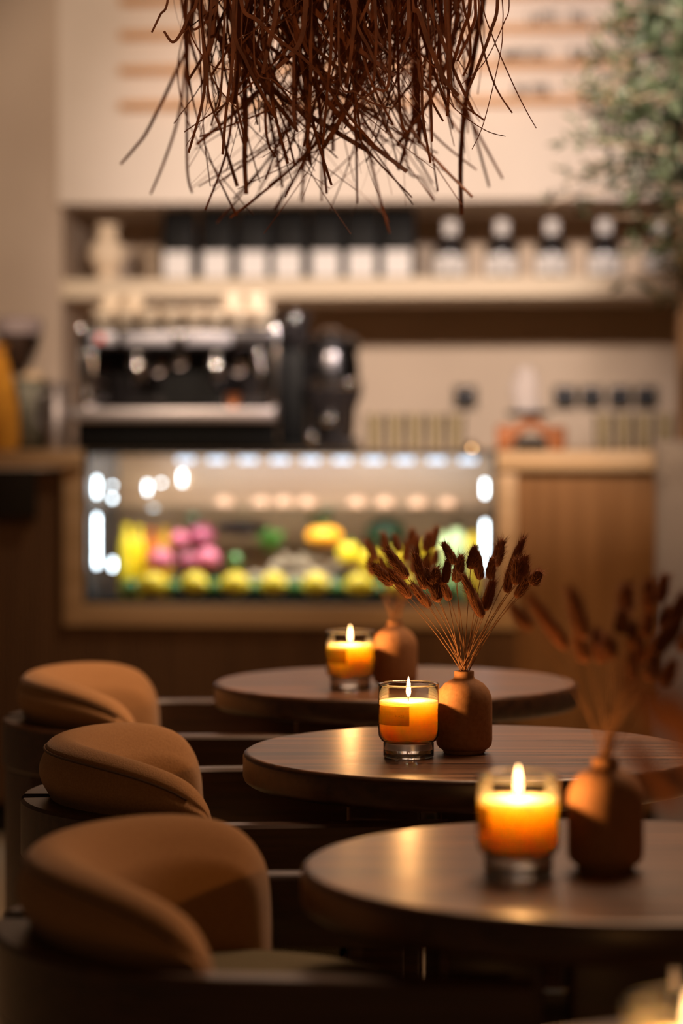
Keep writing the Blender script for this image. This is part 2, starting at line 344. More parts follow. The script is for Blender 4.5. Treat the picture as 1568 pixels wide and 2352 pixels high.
def led_or_glint(x, y0, y1, v, w=.009):
    MB().box((bu(x, v)-w/2, v, bz(y1, v, x)), (bu(x, v)+w/2, v+.004, bz(y0, v, x))).build('led_strip', 'led', dc)
led_or_glint(222, 1098, 1140, .03); led_or_glint(222, 1184, 1302, .03); led_or_glint(1113, 1104, 1140, .03); led_or_glint(1113, 1198, 1312, .03)
led_or_glint(338, 1108, 1132, .46); led_or_glint(370, 1106, 1112, .44); led_or_glint(418, 1084, 1112, .48); led_or_glint(352, 1164, 1168, .44, .02); led_or_glint(258, 1112, 1118, .10); led_or_glint(258, 1140, 1150, .10); led_or_glint(258, 1285, 1308, .10)  # inner left and upper back pieces are LED reflections made as glowing strips
for k in range(10):
    u = bu(430+72*k, .05); MB().box((u-.030, .045, zc1-.026), (u+.02, .055, zc1-.012)).build('top_light', 'ledtop', dc)
l = bpy.data.lights.new('case_light', 'AREA'); l.energy = 8.5; l.color = (.90, .95, 1); l.shape = 'RECTANGLE'; l.size = 1.0; l.size_y = .04
lo = bpy.data.objects.new('case_light', l); C.objects.link(lo); lo.parent = dc; lo.location = ((uc0+uc1)/2, .06, zc1-.02); lo.rotation_euler = (R(38), 0, 0)
# contents ------------------------------------------------------
zd = zc0+.016
def ell(name, label, cat, m, x, y, v, r, group=None, stem=None, prof='ball', z=None, rz=0, tip=0):
    o = barthing(name, label, cat, bu(x, v), v, (bz(y, v, x) if z is None else z), group, rz)
    mb = MB()
    if prof == 'lemon':
        P = [(0, -1.18), (.10, -1.14), (.2, -1.0), (.55, -.82), (.88, -.42), (1, 0), (.88, .42), (.55, .82), (.2, 1.0), (.10, 1.14), (0, 1.18)]
        mb.lathe(P, 24, Matrix.Rotation(R(90), 4, 'Y') @ Matrix.Diagonal((r[2], r[1], r[0], 1)))
    elif prof == 'lobed':
        vs = []; fs = []; n = 48; k = 16
        for j in range(k+1):
            th = pi*j/k
            for i in range(n):
                a = 2*pi*i/n; q = 1-.10*abs(cos(4*a))**.5*sin(th); vs.append((r[0]*sin(th)*cos(a)*q, r[1]*sin(th)*sin(a)*q, -r[2]*cos(th)*(1-.25*math.exp(-(th-pi)**2*8)-.2*math.exp(-th**2*8))))
        for j in range(k):
            for i in range(n): fs.append((j*n+i, j*n+(i+1) % n, (j+1)*n+(i+1) % n, (j+1)*n+i))
        mb.add(vs, fs, True)
    else: mb.ball((0, 0, 0), r)
    mb.build('fruit_body' if stem else name+'_body', m, o)
    if stem: MB().tube([(0, 0, r[2]*.85), (.002, 0, r[2]*1.1), (.006, 0, r[2]*1.25)], [.004, .0025, .003], 8).build('stalk', stem, o)
    return o
for i, x in enumerate([350, 447, 540, 628, 725, 825, 925]):
    ell('lemon', '%s yellow lemon from the left in the front row of the display' % ORD[i], 'lemon', 'lemon', x, 0, .07, (.041, .037, .037), 'front row of lemons', None, 'lemon', zd+.037, random.uniform(-.7, .7))
for i, x in enumerate([300, 396, 492, 585, 677, 775, 872, 975, 1035]):
    ell('lime', '%s green lime from the left in the front row of the display' % ORD[i], 'lime', 'lime', x, 0, .10, (.029, .026, .026), 'front row of limes', None, 'lemon', zd+.026, random.uniform(-1.4, 1.4))
pinks = [(412, 1238, .25, .026, 'pink', 'upper left'), (462, 1232, .28, .042, 'wine', 'upper right'), (370, 1285, .17, .036, 'pink', 'lower left'), (432, 1290, .16, .034, 'wine', 'lower middle'), (478, 1284, .18, .036, 'pink', 'lower right')]
for x, y, v, r, m, w in pinks:
    ell('onion', '%s %s onion of the heap behind the lemons' % (w, 'pink' if m == 'pink' else 'purple'), 'onion', m, x, y, v, (r, r, r*.92), 'pink and purple onions', 'ginger')
def leafy(label, m, x, y, v, r, hgt, nleaf=26, group=None):
    o = barthing('leafy_vegetable', label, 'vegetable', bu(x, v), v, bz(y, v, x), group)
    rnd = random.Random(int(x)); mb = MB()
    for k in range(nleaf):
        a = rnd.uniform(0, 2*pi); t = rnd.uniform(.2, 1.2); L = r*rnd.uniform(.7, 1.1); w = r*.35
        vs = []
        for j in range(6):
            s = j/5; rad = L*s*cos(t*(1-.3*s)); zz = hgt*s*sin(t)*1.2-hgt*.5; ww = w*sin(pi*min(.98, s*.85+.1)); wob = .15*w*sin(j*3+k)
            for q in (-1, 0, 1): vs.append((rad*cos(a)-q*ww*sin(a), rad*sin(a)+q*ww*cos(a), zz+abs(q)*ww*.4+wob))
        fs = [(3*j+q, 3*j+q+1, 3*j+q+4, 3*j+q+3) for j in range(5) for q in (0, 1)]
        mb.add(vs, fs, True)
    mb.build('leaves', m, o); MB().ball((0, 0, -hgt*.3), (r*.4, r*.4, hgt*.35)).build('heart', m, o); return o
leafy('bright green lettuce in the middle of the display', 'greenleaf', 622, 1240, .25, .055, .05)
leafy('small green leaf bunch beside the pink onions', 'greenleaf', 540, 1287, .16, .034, .035, 16)
leafy('pale grey green leaf bunch above the orange squash', 'paleleaf', 735, 1186, .34, .055, .05)
leafy('pale green leaf bunch above the pink onions', 'paleleaf', 443, 1196, .33, .034, .035, 16)
ell('orange_squash', 'flat orange squash in the middle of the display', 'squash', 'orangef', 745, 1232, .24, (.056, .05, .032), None, 'greenleaf', 'lobed')
ell('aubergine', 'long dark aubergine lying behind the pink onions', 'aubergine', 'aubergine', 555, 1212, .36, (.085, .03, .022), None, 'greenleaf', 'ball')
ell('watermelon', 'dark green melon at the back right of the display', 'melon', 'melon', 885, 1222, .36, (.062, .05, .045), None, 'bark', 'ball')
for i, (x, y, v) in enumerate([(800, 1272, .2), (905, 1285, .17), (850, 1290, .20), (985, 1270, .2)]):
    ell('yellow_pepper', '%s yellow pepper from the left behind the lemon row' % ORD[[0, 2, 1, 3][i]], 'pepper', 'lemon', x, y, v, (.033, .031, .036), 'yellow peppers behind the lemons', 'greenleaf', 'lobed')
rnd = random.Random(3)
for i, x in enumerate([570, 612, 655, 700, 752]):
    o = barthing('ginger_root', '%s beige ginger root from the left behind the lemons' % ORD[i], 'ginger', bu(x, .17), .17, zd+.04, 'beige ginger roots', rnd.uniform(-.8, .8))
    mb = MB()
    for k in range(6): mb.ball((rnd.uniform(-.03, .03), rnd.uniform(-.014, .014), rnd.uniform(-.01, .024)), (rnd.uniform(.013, .022), .013, rnd.uniform(.011, .017)), 10)
    mb.build('ginger_body', 'ginger', o)
    if i < 3:
        o = barthing('ginger_root', 'large beige ginger root on the raised tier, %s' % ['leftmost', 'middle', 'rightmost'][i], 'ginger', bu(650+60*i, .27), .27, zd+.085, 'beige ginger roots', rnd.uniform(-.8, .8))
        mb = MB()
        for k in range(6): mb.ball((rnd.uniform(-.035, .035), rnd.uniform(-.014, .014), rnd.uniform(-.01, .02)), (rnd.uniform(.015, .024), .014, rnd.uniform(.012, .018)), 10)
        mb.build('ginger_body', 'ginger', o)
bar(MB().box((bu(420, .3), .22, zd), (bu(1000, .3), .42, zd+.06), .004), 'produce_riser', 'dsteel', None, 'low dark riser carrying the back rows of produce in the display', 'riser')
def juice(x, v, r, h, m, label, cap='black', z=None):
    o = barthing('juice_bottle', label, 'bottle', bu(x, v), v, zd if z is None else z, 'juice bottles in the display')
    MB().lathe([(r*.9, 0), (r, .006), (r, h*.70), (r*.75, h*.8), (r*.45, h*.88), (r*.42, h*.95), (0, h*.95)], 24).build('juice', m, o)
    MB().lathe([(r*.5, h*.93), (r*.5, h), (0, h)], 20).build('cap', cap, o)
juice(290, .17, .021, .205, 'juicey', 'leftmost yellow juice bottle in the display', 'lemon')
juice(318, .20, .019, .20, 'juicey', 'second yellow juice bottle from the left in the display', 'lemon')
juice(347, .23, .018, .19, 'juiceo', 'orange red juice bottle left of the pink onions', 'juiceo')
juice(378, .27, .020, .195, 'juicea', 'amber juice bottle left of the pink onions', 'juicea')
juice(1050, .14, .033, .215, 'juiceg', 'wide pale green bottle at the right of the display', 'black')
juice(1086, .20, .018, .20, 'juicey', 'slim yellow bottle at the right of the display', 'black')
juice(1012, .24, .022, .20, 'juiceg', 'pale green bottle behind the wide one at the right', 'black')
for i, x in enumerate([515, 600, 652, 705, 820, 885, 960, 1030]):
    o = barthing('bread_bun', '%s round bun from the left on the upper glass shelf' % ORD[i], 'bun', bu(x, .25), .25, zsh, 'buns on the upper glass shelf')
    MB().lathe([(.020, 0), (.028, .004), (.030, .012), (.024, .024), (.012, .031), (0, .033)], 20).build('bun_body', 'bun', o)

# ------------------------------------------------------------------ espresso machine and neighbours
vm = .10
em = thing('espresso_machine', 'two group chrome and black espresso machine on the bar', 'espresso machine', O0, RZ)
def X(x, v=vm): return bu(x, v)
def Z(y, v=vm): return bz(y, v, 400)
MB().box((X(172), .12, zt), (X(632), .58, Z(968)), .006).build('base', 'black', em)
MB().box((X(160), .06, Z(968, .06)), (X(636), .50, Z(936, .06)), .006).build('drip_tray', 'brush', em)
MB().box((X(185, .3), .32, Z(936)), (X(625, .3), .56, Z(800)), .01).build('body', 'glossblack', em)
MB().box((X(172), .12, Z(800)), (X(630), .58, Z(752)), .014).build('head_housing', 'dsteel', em)
MB().box((X(205), .105, Z(790)), (X(265), .121, Z(762)), .002).box((X(285), .105, Z(792)), (X(395), .121, Z(764)), .002).box((X(425), .105, Z(792)), (X(530), .121, Z(764)), .002).build('display_strip', 'cabinet', em)
MB().box((X(222), .10, Z(786)), (X(238), .106, Z(768)), .002).build('red_button', 'red', em)
for x in (178, 627):
    s = 1 if x > 400 else -1
    MB().box((X(x)-.012, .14, zt+.03), (X(x)+.012, .56, Z(744)), .008).build('side_panel', 'steel', em)
rl = MB()
for y in (742, 722): rl.tube([(X(185), .14, Z(y)), (X(620), .14, Z(y))], .004)
for x in (186, 290, 400, 510, 619): rl.tube([(X(x), .14, Z(752)), (X(x), .14, Z(720))], .004)
rl.build('cup_rail', 'steel', em)
for x in (318, 498):
    g = MB().lathe([(.030, 0), (.034, -.01), (.034, -.035), (.038, -.04), (.038, -.055), (0, -.055)], 28).build('group_head', 'steel', em); g.location = (X(x, .2), .20, Z(800))
    p = MB().lathe([(.030, 0), (.033, -.004), (.030, -.028), (.015, -.036), (0, -.036)], 24).build('portafilter', 'steel', em); p.location = (X(x, .2), .20, Z(800)-.055)
    MB().tube([(0, -.03, -.012), (0, -.06, -.014), (0, -.10, -.02), (0, -.15, -.03)], [.008, .011, .013, .012], 12).build('portafilter_handle', 'black', p)
    MB().tube([(-.012, 0, -.03), (-.012, -.008, -.05)], .006).tube([(.012, 0, -.03), (.012, -.008, -.05)], .006).build('spout', 'steel', p)
for x in (212, 596):
    w = MB().tube([(0, 0, 0), (0, -.02, -.02), (.004, -.035, -.08), (.008, -.03, -.15)], .0045).build('steam_wand', 'steel', em); w.location = (X(x), .12, Z(798))
    k = MB().ball((0, 0, 0), .017).build('steam_knob', 'steel', em); k.location = (X(x-2), .095, Z(812))
for x, y in ((410, 822), (360, 838), (545, 838)):
    g = MB().lathe([(.02, 0), (.024, .003), (.024, .010), (.020, .012), (0, .012)], 24, Matrix.Rotation(R(90), 4, 'X')).build('pressure_gauge', 'steel', em); g.location = (X(x, .3), .318, Z(y))
vs = []
MB().lathe([(.085, 0), (.085, .02), (.06, .02), (.0, .02)], 36, Matrix.Translation((X(440, .3), .318, Z(900))) @ Matrix.Diagonal((1.1, 1, .8, 1)) @ Matrix.Rotation(R(90), 4, 'X')).build('front_plate', 'black', em)
# cups on the machine
def cup(u, v, z, label, m='cup', s=1.0, group='cream cups on top of the espresso machine'):
    o = barthing('coffee_cup', label, 'cup', u, v, z, group, random.uniform(0, 6)); o.scale = (s, s, s)
    MB().lathe([(.02, 0), (.022, .004), (.032, .03), (.036, .058), (.034, .058), (.029, .03), (.019, .008), (0, .006)], 28).build('cup_bowl', m, o)
    MB().tube([(.033, 0, .046), (.045, 0, .048), (.052, 0, .036), (.046, 0, .022), (.030, 0, .018)], .0035).build('cup_handle', m, o); return o
zc = Z(752)+.001
for i, x in enumerate([222, 274, 326, 380, 432, 484, 536, 590]):
    cup(X(x), .20, zc, '%s cream cup from the left in the lower row on the espresso machine' % ORD[i])
for i, x in enumerate([236, 292, 520, 575]):
    cup(X(x), .21, zc+.048, '%s cream cup from the left stacked in the upper row on the espresso machine' % ORD[i], 'cup', .92)
for i, x in enumerate([342, 390, 420, 468]):
    o = barthing('steel_jug', '%s small steel milk jug from the left among the cups' % ORD[i], 'jug', X(x, .3), .30, zc, 'steel jugs on the espresso machine')
    MB().lathe([(.026, 0), (.028, .01), (.028, .035), (.02, .06), (.019, .068), (.022, .075), (.018, .07), (0, .06)], 24).build('jug_body', 'steel', o)
    MB().tube([(.022, 0, .06), (.04, 0, .056), (.042, 0, .03), (.027, 0, .02)], .003).build('jug_handle', 'steel', o)
o = barthing('espresso_cup', 'small copper coloured cup on the machine drip tray', 'cup', X(535), .10, Z(936, .06))
MB().lathe([(.014, 0), (.018, .004), (.023, .04), (.021, .04), (.016, .006), (0, .005)], 24).build('cup_bowl', 'copper', o)
o = barthing('milk_jug', 'steel milk jug on the left end of the drip tray', 'jug', X(200), .12, Z(936, .06))
MB().lathe([(.03, 0), (.034, .01), (.033, .04), (.026, .07), (.028, .085), (.024, .08), (0, .07)], 28).build('jug_body', 'steel', o)
MB().tube([(.028, 0, .075), (.052, 0, .07), (.052, 0, .03), (.034, 0, .02)], .004).build('jug_handle', 'steel', o)
o = barthing('milk_pitcher', 'pale frosted milk pitcher left of the espresso machine', 'jug', bu(132, .15), .15, zt)
MB().lathe([(.034, 0), (.036, .02), (.034, .12), (.028, .16), (.033, .20), (.028, .19), (0, .17)], 28).build('pitcher_body', 'brush', o)
MB().tube([(-.03, 0, .17), (-.06, 0, .16), (-.06, 0, .08), (-.034, 0, .06)], .005).build('pitcher_handle', 'brush', o)
# left grinder with bean hopper
g = barthing('coffee_grinder', 'olive grey coffee grinder with cone hopper of beans at far left', 'coffee grinder', bu(42, .25), .25, zt)
MB().box((-.055, -.07, 0), (.085, .12, .21), .03).build('grinder_body', 'olivegrey', g)
MB().lathe([(.014, .22), (.02, .235), (.058, .31), (.06, .345), (.055, .345), (.0, .345)], 32).build('roasted_beans', 'beans', g)
MB().lathe([(.03, .20), (.03, .23), (.066, .31), (.07, .345), (.068, .37), (.062, .375)], 32, cap=False).build('hopper', 'pane', g)
MB().lathe([(.072, .345), (.072, .385), (.06, .395), (0, .397)], 32).build('hopper_lid', 'smoke', g)
MB().box((-.02, -.12, .10), (.02, -.06, .13), .006).build('dosing_spout', 'brush', g)
MB().box((.01, -.03, .19), (.075, .07, .235), .02).build('upper_collar', 'ginger', g)
# mustard bag
b = barthing('cloth_sack', 'mustard yellow cloth sack standing at the far left of the bar', 'sack', bu(-18, .02), .05, zt)
vs = []; fs = []; n = 28
for j, (t, r, k) in enumerate([(0, .060, .5), (.03, .070, .5), (.12, .068, .45), (.2, .056, .4), (.26, .042, .3), (.29, .030, .3), (.31, .040, .3)]):
    for i in range(n):
        a = 2*pi*i/n; q = r*(1+.06*sin(5*a+j)+.03*sin(9*a)); vs.append((q*cos(a), q*.7*sin(a), t))
for j in range(6):
    for i in range(n): fs.append((j*n+i, j*n+(i+1) % n, (j+1)*n+(i+1) % n, (j+1)*n+i))
fs.append(tuple(range(n)))
MB().add(vs, fs, True).build('sack_body', 'mustard', b)
MB().tube([(.034*cos(t), .024*sin(t), .288) for t in [2*pi*i/20 for i in range(21)]], .004).build('tie_cord', 'stem', b)
# black grinder next to the machine
g = barthing('coffee_grinder', 'tall slim black grinder beside the espresso machine', 'coffee grinder', bu(678, .3), .30, zt)
MB().box((-.036, -.07, 0), (.036, .10, .30), .012).build('grinder_body', 'black', g)
MB().lathe([(.026, .30), (.04, .33), (.045, .40), (.04, .41), (0, .412)], 28).build('hopper', 'glossblack', g)
MB().box((-.038, -.12, 0), (.038, .10, .02), .006).build('base_tray', 'black', g)
g = barthing('coffee_grinder', 'domed chrome and black grinder right of the espresso machine', 'coffee grinder', bu(763, .22), .22, zt)
MB().box((-.075, -.08, 0), (.075, .12, .035), .01).build('base_tray', 'glossblack', g)
MB().lathe([(.062, .035), (.066, .05), (.07, .12), (.086, .16), (.088, .19), (.08, .205), (0, .205)], 36).build('grinder_body', 'glossblack', g)
MB().lathe([(.083, .178), (.090, .185), (.090, .20), (.083, .207), (.083, .178)], 36, cap=False).build('chrome_ring', 'steel', g)
MB().lathe([(.078, .205), (.080, .24), (.072, .285), (.080, .29), (.080, .318), (.06, .335), (.0, .342)], 36).build('hopper_dome', 'dsteel', g)
k = MB().lathe([(.014, 0), (.028, .008), (.030, .022), (.02, .030), (0, .032)], 28).build('lid_knob', 'steel', g); k.location = (0, -.045, .325)
MB().box((-.02, -.13, .075), (.02, -.06, .10), .008).build('dosing_spout', 'steel', g)
MB().ball((.055, -.07, .195), .012).build('adjusting_knob', 'steel', g)
MB().ball((-.05, -.085, .04), .016).build('adjusting_knob', 'steel', g)
# glasses
def glass(x, label, grp, v=.34, h=.105, r=.027):
    o = barthing('drinking_glass', label, 'glass', bu(x, v), v, zt, grp)
    MB().lathe([(r*.82, 0), (r*.85, .004), (r, h), (r-.0018, h), (r*.80, .010), (0, .009)], 28).build('glass_body', 'greenglass', o)
for i, x in enumerate([860, 907, 953, 1000, 1046]): glass(x, '%s drinking glass from the left in the row beside the chrome grinder' % ORD[i], 'glasses beside the grinder')
for i, x in enumerate([1385, 1432, 1478, 1526]): glass(x, '%s drinking glass from the left in the row at the right end of the bar' % ORD[i], 'glasses at the right end of the bar')
o = barthing('counter_bell', 'small brass bell on the bar edge right of the glasses', 'bell', bu(1083, .02), .02, zt)
MB().lathe([(.020, 0), (.020, .004), (.019, .008), (.015, .018), (.006, .024), (.004, .028), (0, .030)], 24).build('bell_dome', 'brass', o)
# rustic stand
o = barthing('wooden_stand', 'rustic reddish wooden stand on the bar below the sockets', 'stand', bu(1219, .2), .20, zt)
MB().box((-.10, -.03, 0), (-.05, .05, .075), .01).build('end_block', 'crate', o)
MB().box((.05, -.03, 0), (.10, .05, .07), .01).build('end_block', 'crate', o)
for s in (-1, 1): MB().box((-.065, -.035, -.016), (.065, .04, .016), .008, Matrix.Translation((s*.038, 0, .058)) @ Matrix.Rotation(-s*R(-38), 4, 'Y')).build('slanted_board', 'crate', o)
MB().box((-.045, -.02, 0), (.045, .03, .035), .006).build('black_foot', 'black', o)
o2 = barthing('black_tray', 'small black tray resting on the rustic wooden stand', 'tray', bu(1213, .2), .205, zt+.098)
MB().lathe([(.045, 0), (.062, .004), (.066, .016), (.06, .014), (0, .006)], 32).build('tray_dish', 'black', o2)
o3 = barthing('paper_bag', 'crumpled white paper bag on the black tray', 'paper bag', bu(1206, .2), .205, zt+.106)
vs = []; fs = []; n = 24
for j, (t, r) in enumerate([(0, .036), (.02, .040), (.05, .036), (.08, .040), (.11, .030), (.135, .026)]):
    for i in range(n):
        a = 2*pi*i/n; q = r*(1+.08*sin(3*a+j*1.3)+.05*sin(7*a+j)); vs.append((q*cos(a)+.004*sin(j*2), q*.6*sin(a), t))
for j in range(5):
    for i in range(n): fs.append((j*n+i, j*n+(i+1) % n, (j+1)*n+(i+1) % n, (j+1)*n+i))
fs += [tuple(range(n)), tuple(range(5*n, 6*n))]
MB().add(vs, fs, True).build('bag_body', 'greypaper', o3)
# grey cabinet at the right end
gz = bz(1012, -.12, 1540)
c = barthing('steel_cabinet', 'tall grey metal cabinet standing before the right end of the bar', 'cabinet', bu(1504, -.12), -.12, 0)
MB().box((0, -.36, .03), (.5, .06, gz), .004).build('cabinet_body', 'cabinet', c)
MB().box((.01, -.372, .05), (.49, -.36, gz-.03), .003).build('cabinet_door', 'cabinet', c)
MB().box((.02, -.34, 0), (.48, .05, .03)).build('cabinet_base', 'plinth', c)

# ------------------------------------------------------------------ tables
TZ = .75; RT = .309
tables = [(.335, 1.62), (.269, 2.58), (.177, 3.50), (.092, 4.45)]
tname = ['nearest', 'front', 'middle', 'rear']
def tabletop():
    P = [(0, -.038), (RT-.012, -.038), (RT-.0045, -.037), (RT-.0045, -.001), (RT-.006, 0), (RT-.009, 0), (RT-.012, 0), (RT-.05, 0), (0, 0)]
    return MB().lathe(P, 128)
def shade_toned_edge():  # side of the same walnut top, its shade put into a darker wood colour
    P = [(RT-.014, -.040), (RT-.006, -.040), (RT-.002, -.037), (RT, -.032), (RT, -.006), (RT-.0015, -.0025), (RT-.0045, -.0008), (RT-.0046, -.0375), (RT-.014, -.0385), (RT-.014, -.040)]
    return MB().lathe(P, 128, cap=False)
def make_table():
    t = thing('round_table', '', 'table')
    tabletop().build('tabletop', 'top', t).location = (0, 0, TZ)
    eb = shade_toned_edge().build('edge_band', 'darkwood', t); eb.location = (0, 0, TZ); eb['label'] = 'darker rounded edge of the tabletop'
    for x0, x1 in ((-.170, -.072), (-.048, .048), (.072, .170)):
        MB().box((x0, -.05, .02), (x1, .05, TZ-.040), .006).build('leg', 'darkwood', t)
    MB().lathe([(.20, 0), (.22, .004), (.22, .018), (.21, .022), (0, .022)], 64).build('base_plate', 'darkwood', t)
    MB().box((-.17, -.012, .60), (.17, .012, .625), .003).build('crossbar', 'darkwood', t)
    return t
tab0 = make_table()
for i, (x, y) in enumerate(tables):
    t = tab0 if i == 0 else copy_tree(tab0)
    t.location = (x, y, 0); t['group'] = 'round walnut tables in a row'
    t['label'] = ['round walnut table nearest the camera, at the bottom right corner', 'large out of focus round walnut table in the foreground', 'round walnut table in the middle with the sharp candle', 'rearmost round walnut table close to the bar'][i]

# ------------------------------------------------------------------ chairs
AZ = .690; RO = .292
def rail_pt(s, r):          # s in -1..1 : semicircle then straight arm; near side negative
    Larc = pi/2*RO; Lst = .25
    L = abs(s)*(Larc+Lst); sg = 1 if s > 0 else -1
    if L < Larc:
        a = L/RO; return Vector((-cos(a)*r, sg*sin(a)*r, 0)), Vector((-cos(a), sg*sin(a), 0))
    return Vector((L-Larc, sg*r, 0)), Vector((0, sg, 0))
def rail_half(sg):
    vs = []; fs = []; n = 40; s0 = .028
    prof = [(-.038, -.078), (-.038, -.004), (-.034, 0), (-.004, 0), (0, -.004), (0, -.074), (-.004, -.078)]
    for k in range(n+1):
        s = sg*(s0+(1-s0)*k/n); ext = .022*max(0, 1-k/16)     # wider towards the back
        for dr, dz in prof:
            p, _ = rail_pt(s, RO+dr-(ext if dr < -.02 else 0)); vs.append((p.x, p.y, AZ+dz))
    m = len(prof)
    for k in range(n):
        for i in range(m): fs.append((k*m+i, k*m+(i+1) % m, (k+1)*m+(i+1) % m, (k+1)*m+i))
    fs += [tuple(range(m)), tuple(range(n*m, n*m+m))]
    return MB().add(vs, fs, True)
def cushion():
    vs = []; fs = []; seam = []; n = 44; m = 28; PE = R(80)
    for k in range(n+1):
        q = -1+2*k/n; ph = q*PE; e = abs(q)
        H = .077*(1-e**(3.4 if q < 0 else 6.0))**.52
        end = min(1, (1-e)/.13); sh = math.sqrt(max(0, 1-(1-end)**2))   # rounded ends
        top = AZ+.006+H*(.35+.65*sh)
        zb = .50; thick = .098*(.45+.55*sh); ro = RO-.028
        for i in range(m):
            t = i/m
            # outer bottom -> up outer face -> over the crest -> down inner face -> bottom
            if t < .30: a = t/.30; r = ro-.012+.016*sin(pi*min(1, a*.9)); z = AZ+.001+(top-AZ-.020*sh)*a
            elif t < .60:
                a = (t-.30)/.30; z = top-.020*sh+.020*sh*sin(pi*min(1, a*1.15+.0))**.7-(.022*a*a); r = ro+.000-thick*.85*a
            elif t < .85: a = (t-.60)/.25; z = top-.042-(top-.042-zb)*a; r = ro-thick*.85-.012*sin(pi*a)
            elif t < .93: a = (t-.85)/.08; z = zb; r = ro-thick*.85+(thick*.85-.045)*a
            else: a = (t-.93)/.07; z = zb+(AZ-zb)*a; r = ro-.045
            vs.append((-cos(ph)*r, sin(ph)*r, z))
        a = .985; seam.append((-cos(ph)*(ro-.0035), sin(ph)*(ro-.0035), top-.0185*sh))
    for k in range(n):
        for i in range(m): fs.append((k*m+i, k*m+(i+1) % m, (k+1)*m+(i+1) % m, (k+1)*m+i))
    fs += [tuple(range(m)), tuple(range(n*m, n*m+m))]
    return MB().add(vs, fs, True), MB().tube(seam[2:-2], .0017, 6)
def make_chair():
    c = thing('barrel_chair', '', 'chair')
    for sg in (-1, 1): rail_half(sg).build('arm_rail', 'darkwood', c)
    cu, sm = cushion(); co = cu.build('back_cushion', 'fabric', c)
    md = co.modifiers.new('smooth', 'SUBSURF'); md.levels = 1; md.render_levels = 2
    for p in co.data.polygons: p.use_smooth = True
    sm.build('piping', 'seam', co)
    P = [(0, .46), (.19, .46), (.205, .48), (.207, .59), (.203, .605), (.19, .618), (.16, .627), (.10, .632), (0, .634)]
    MB().lathe(P, 64).build('seat', 'seatfab', c).location = (-.062, 0, 0)
    MB().lathe([(0, .40), (.19, .40), (.200, .41), (.200, .455), (.19, .46), (0, .46)], 64).build('seat_ring', 'darkwood', c).location = (-.062, 0, 0)
    for sg in (-1, 1):
        MB().box((.123, sg*(RO-.019)-.016, 0), (.192, sg*(RO-.019)+.016, AZ-.079), .004).build('leg', 'darkwood', c)
        vs = []; fs = []
        for k in range(7):
            a = sg*R(13+26*k/6)
            for r in (RO-.003, RO-.037):
                for z in (0, AZ-.079): vs.append((-cos(a)*r, sin(a)*r, z))
        for k in range(6):
            for a, b in ((0, 1), (1, 3), (3, 2), (2, 0)): fs.append((4*k+a, 4*k+b, 4*k+4+b, 4*k+4+a))
        fs += [(0, 1, 3, 2), (24, 25, 27, 26)]
        MB().add(vs, fs, True).build('leg', 'darkwood', c)
    MB().box((-.24, -.02, .36), (-.02, .02, .399)).box((-.06, -RO+.02, .36), (-.02, RO-.02, .399)).build('stretcher', 'darkwood', c)
    return c
ch0 = make_chair()
for i, (x, y, rz) in enumerate([(-.055, 2.612, -5), (-.138, 3.518, 5), (-.285, 4.465, 0)]):
    c = ch0 if i == 0 else copy_tree(ch0)
    c.location = (x, y, 0); c.rotation_euler = (0, 0, R(rz)); c['group'] = 'tan barrel chairs beside the tables'
    c['label'] = ['nearest barrel chair with large tan cushion at the bottom left', 'middle barrel chair, its tan cushion showing a sharp seam', 'rearmost barrel chair with tan cushion, closest to the bar'][i]

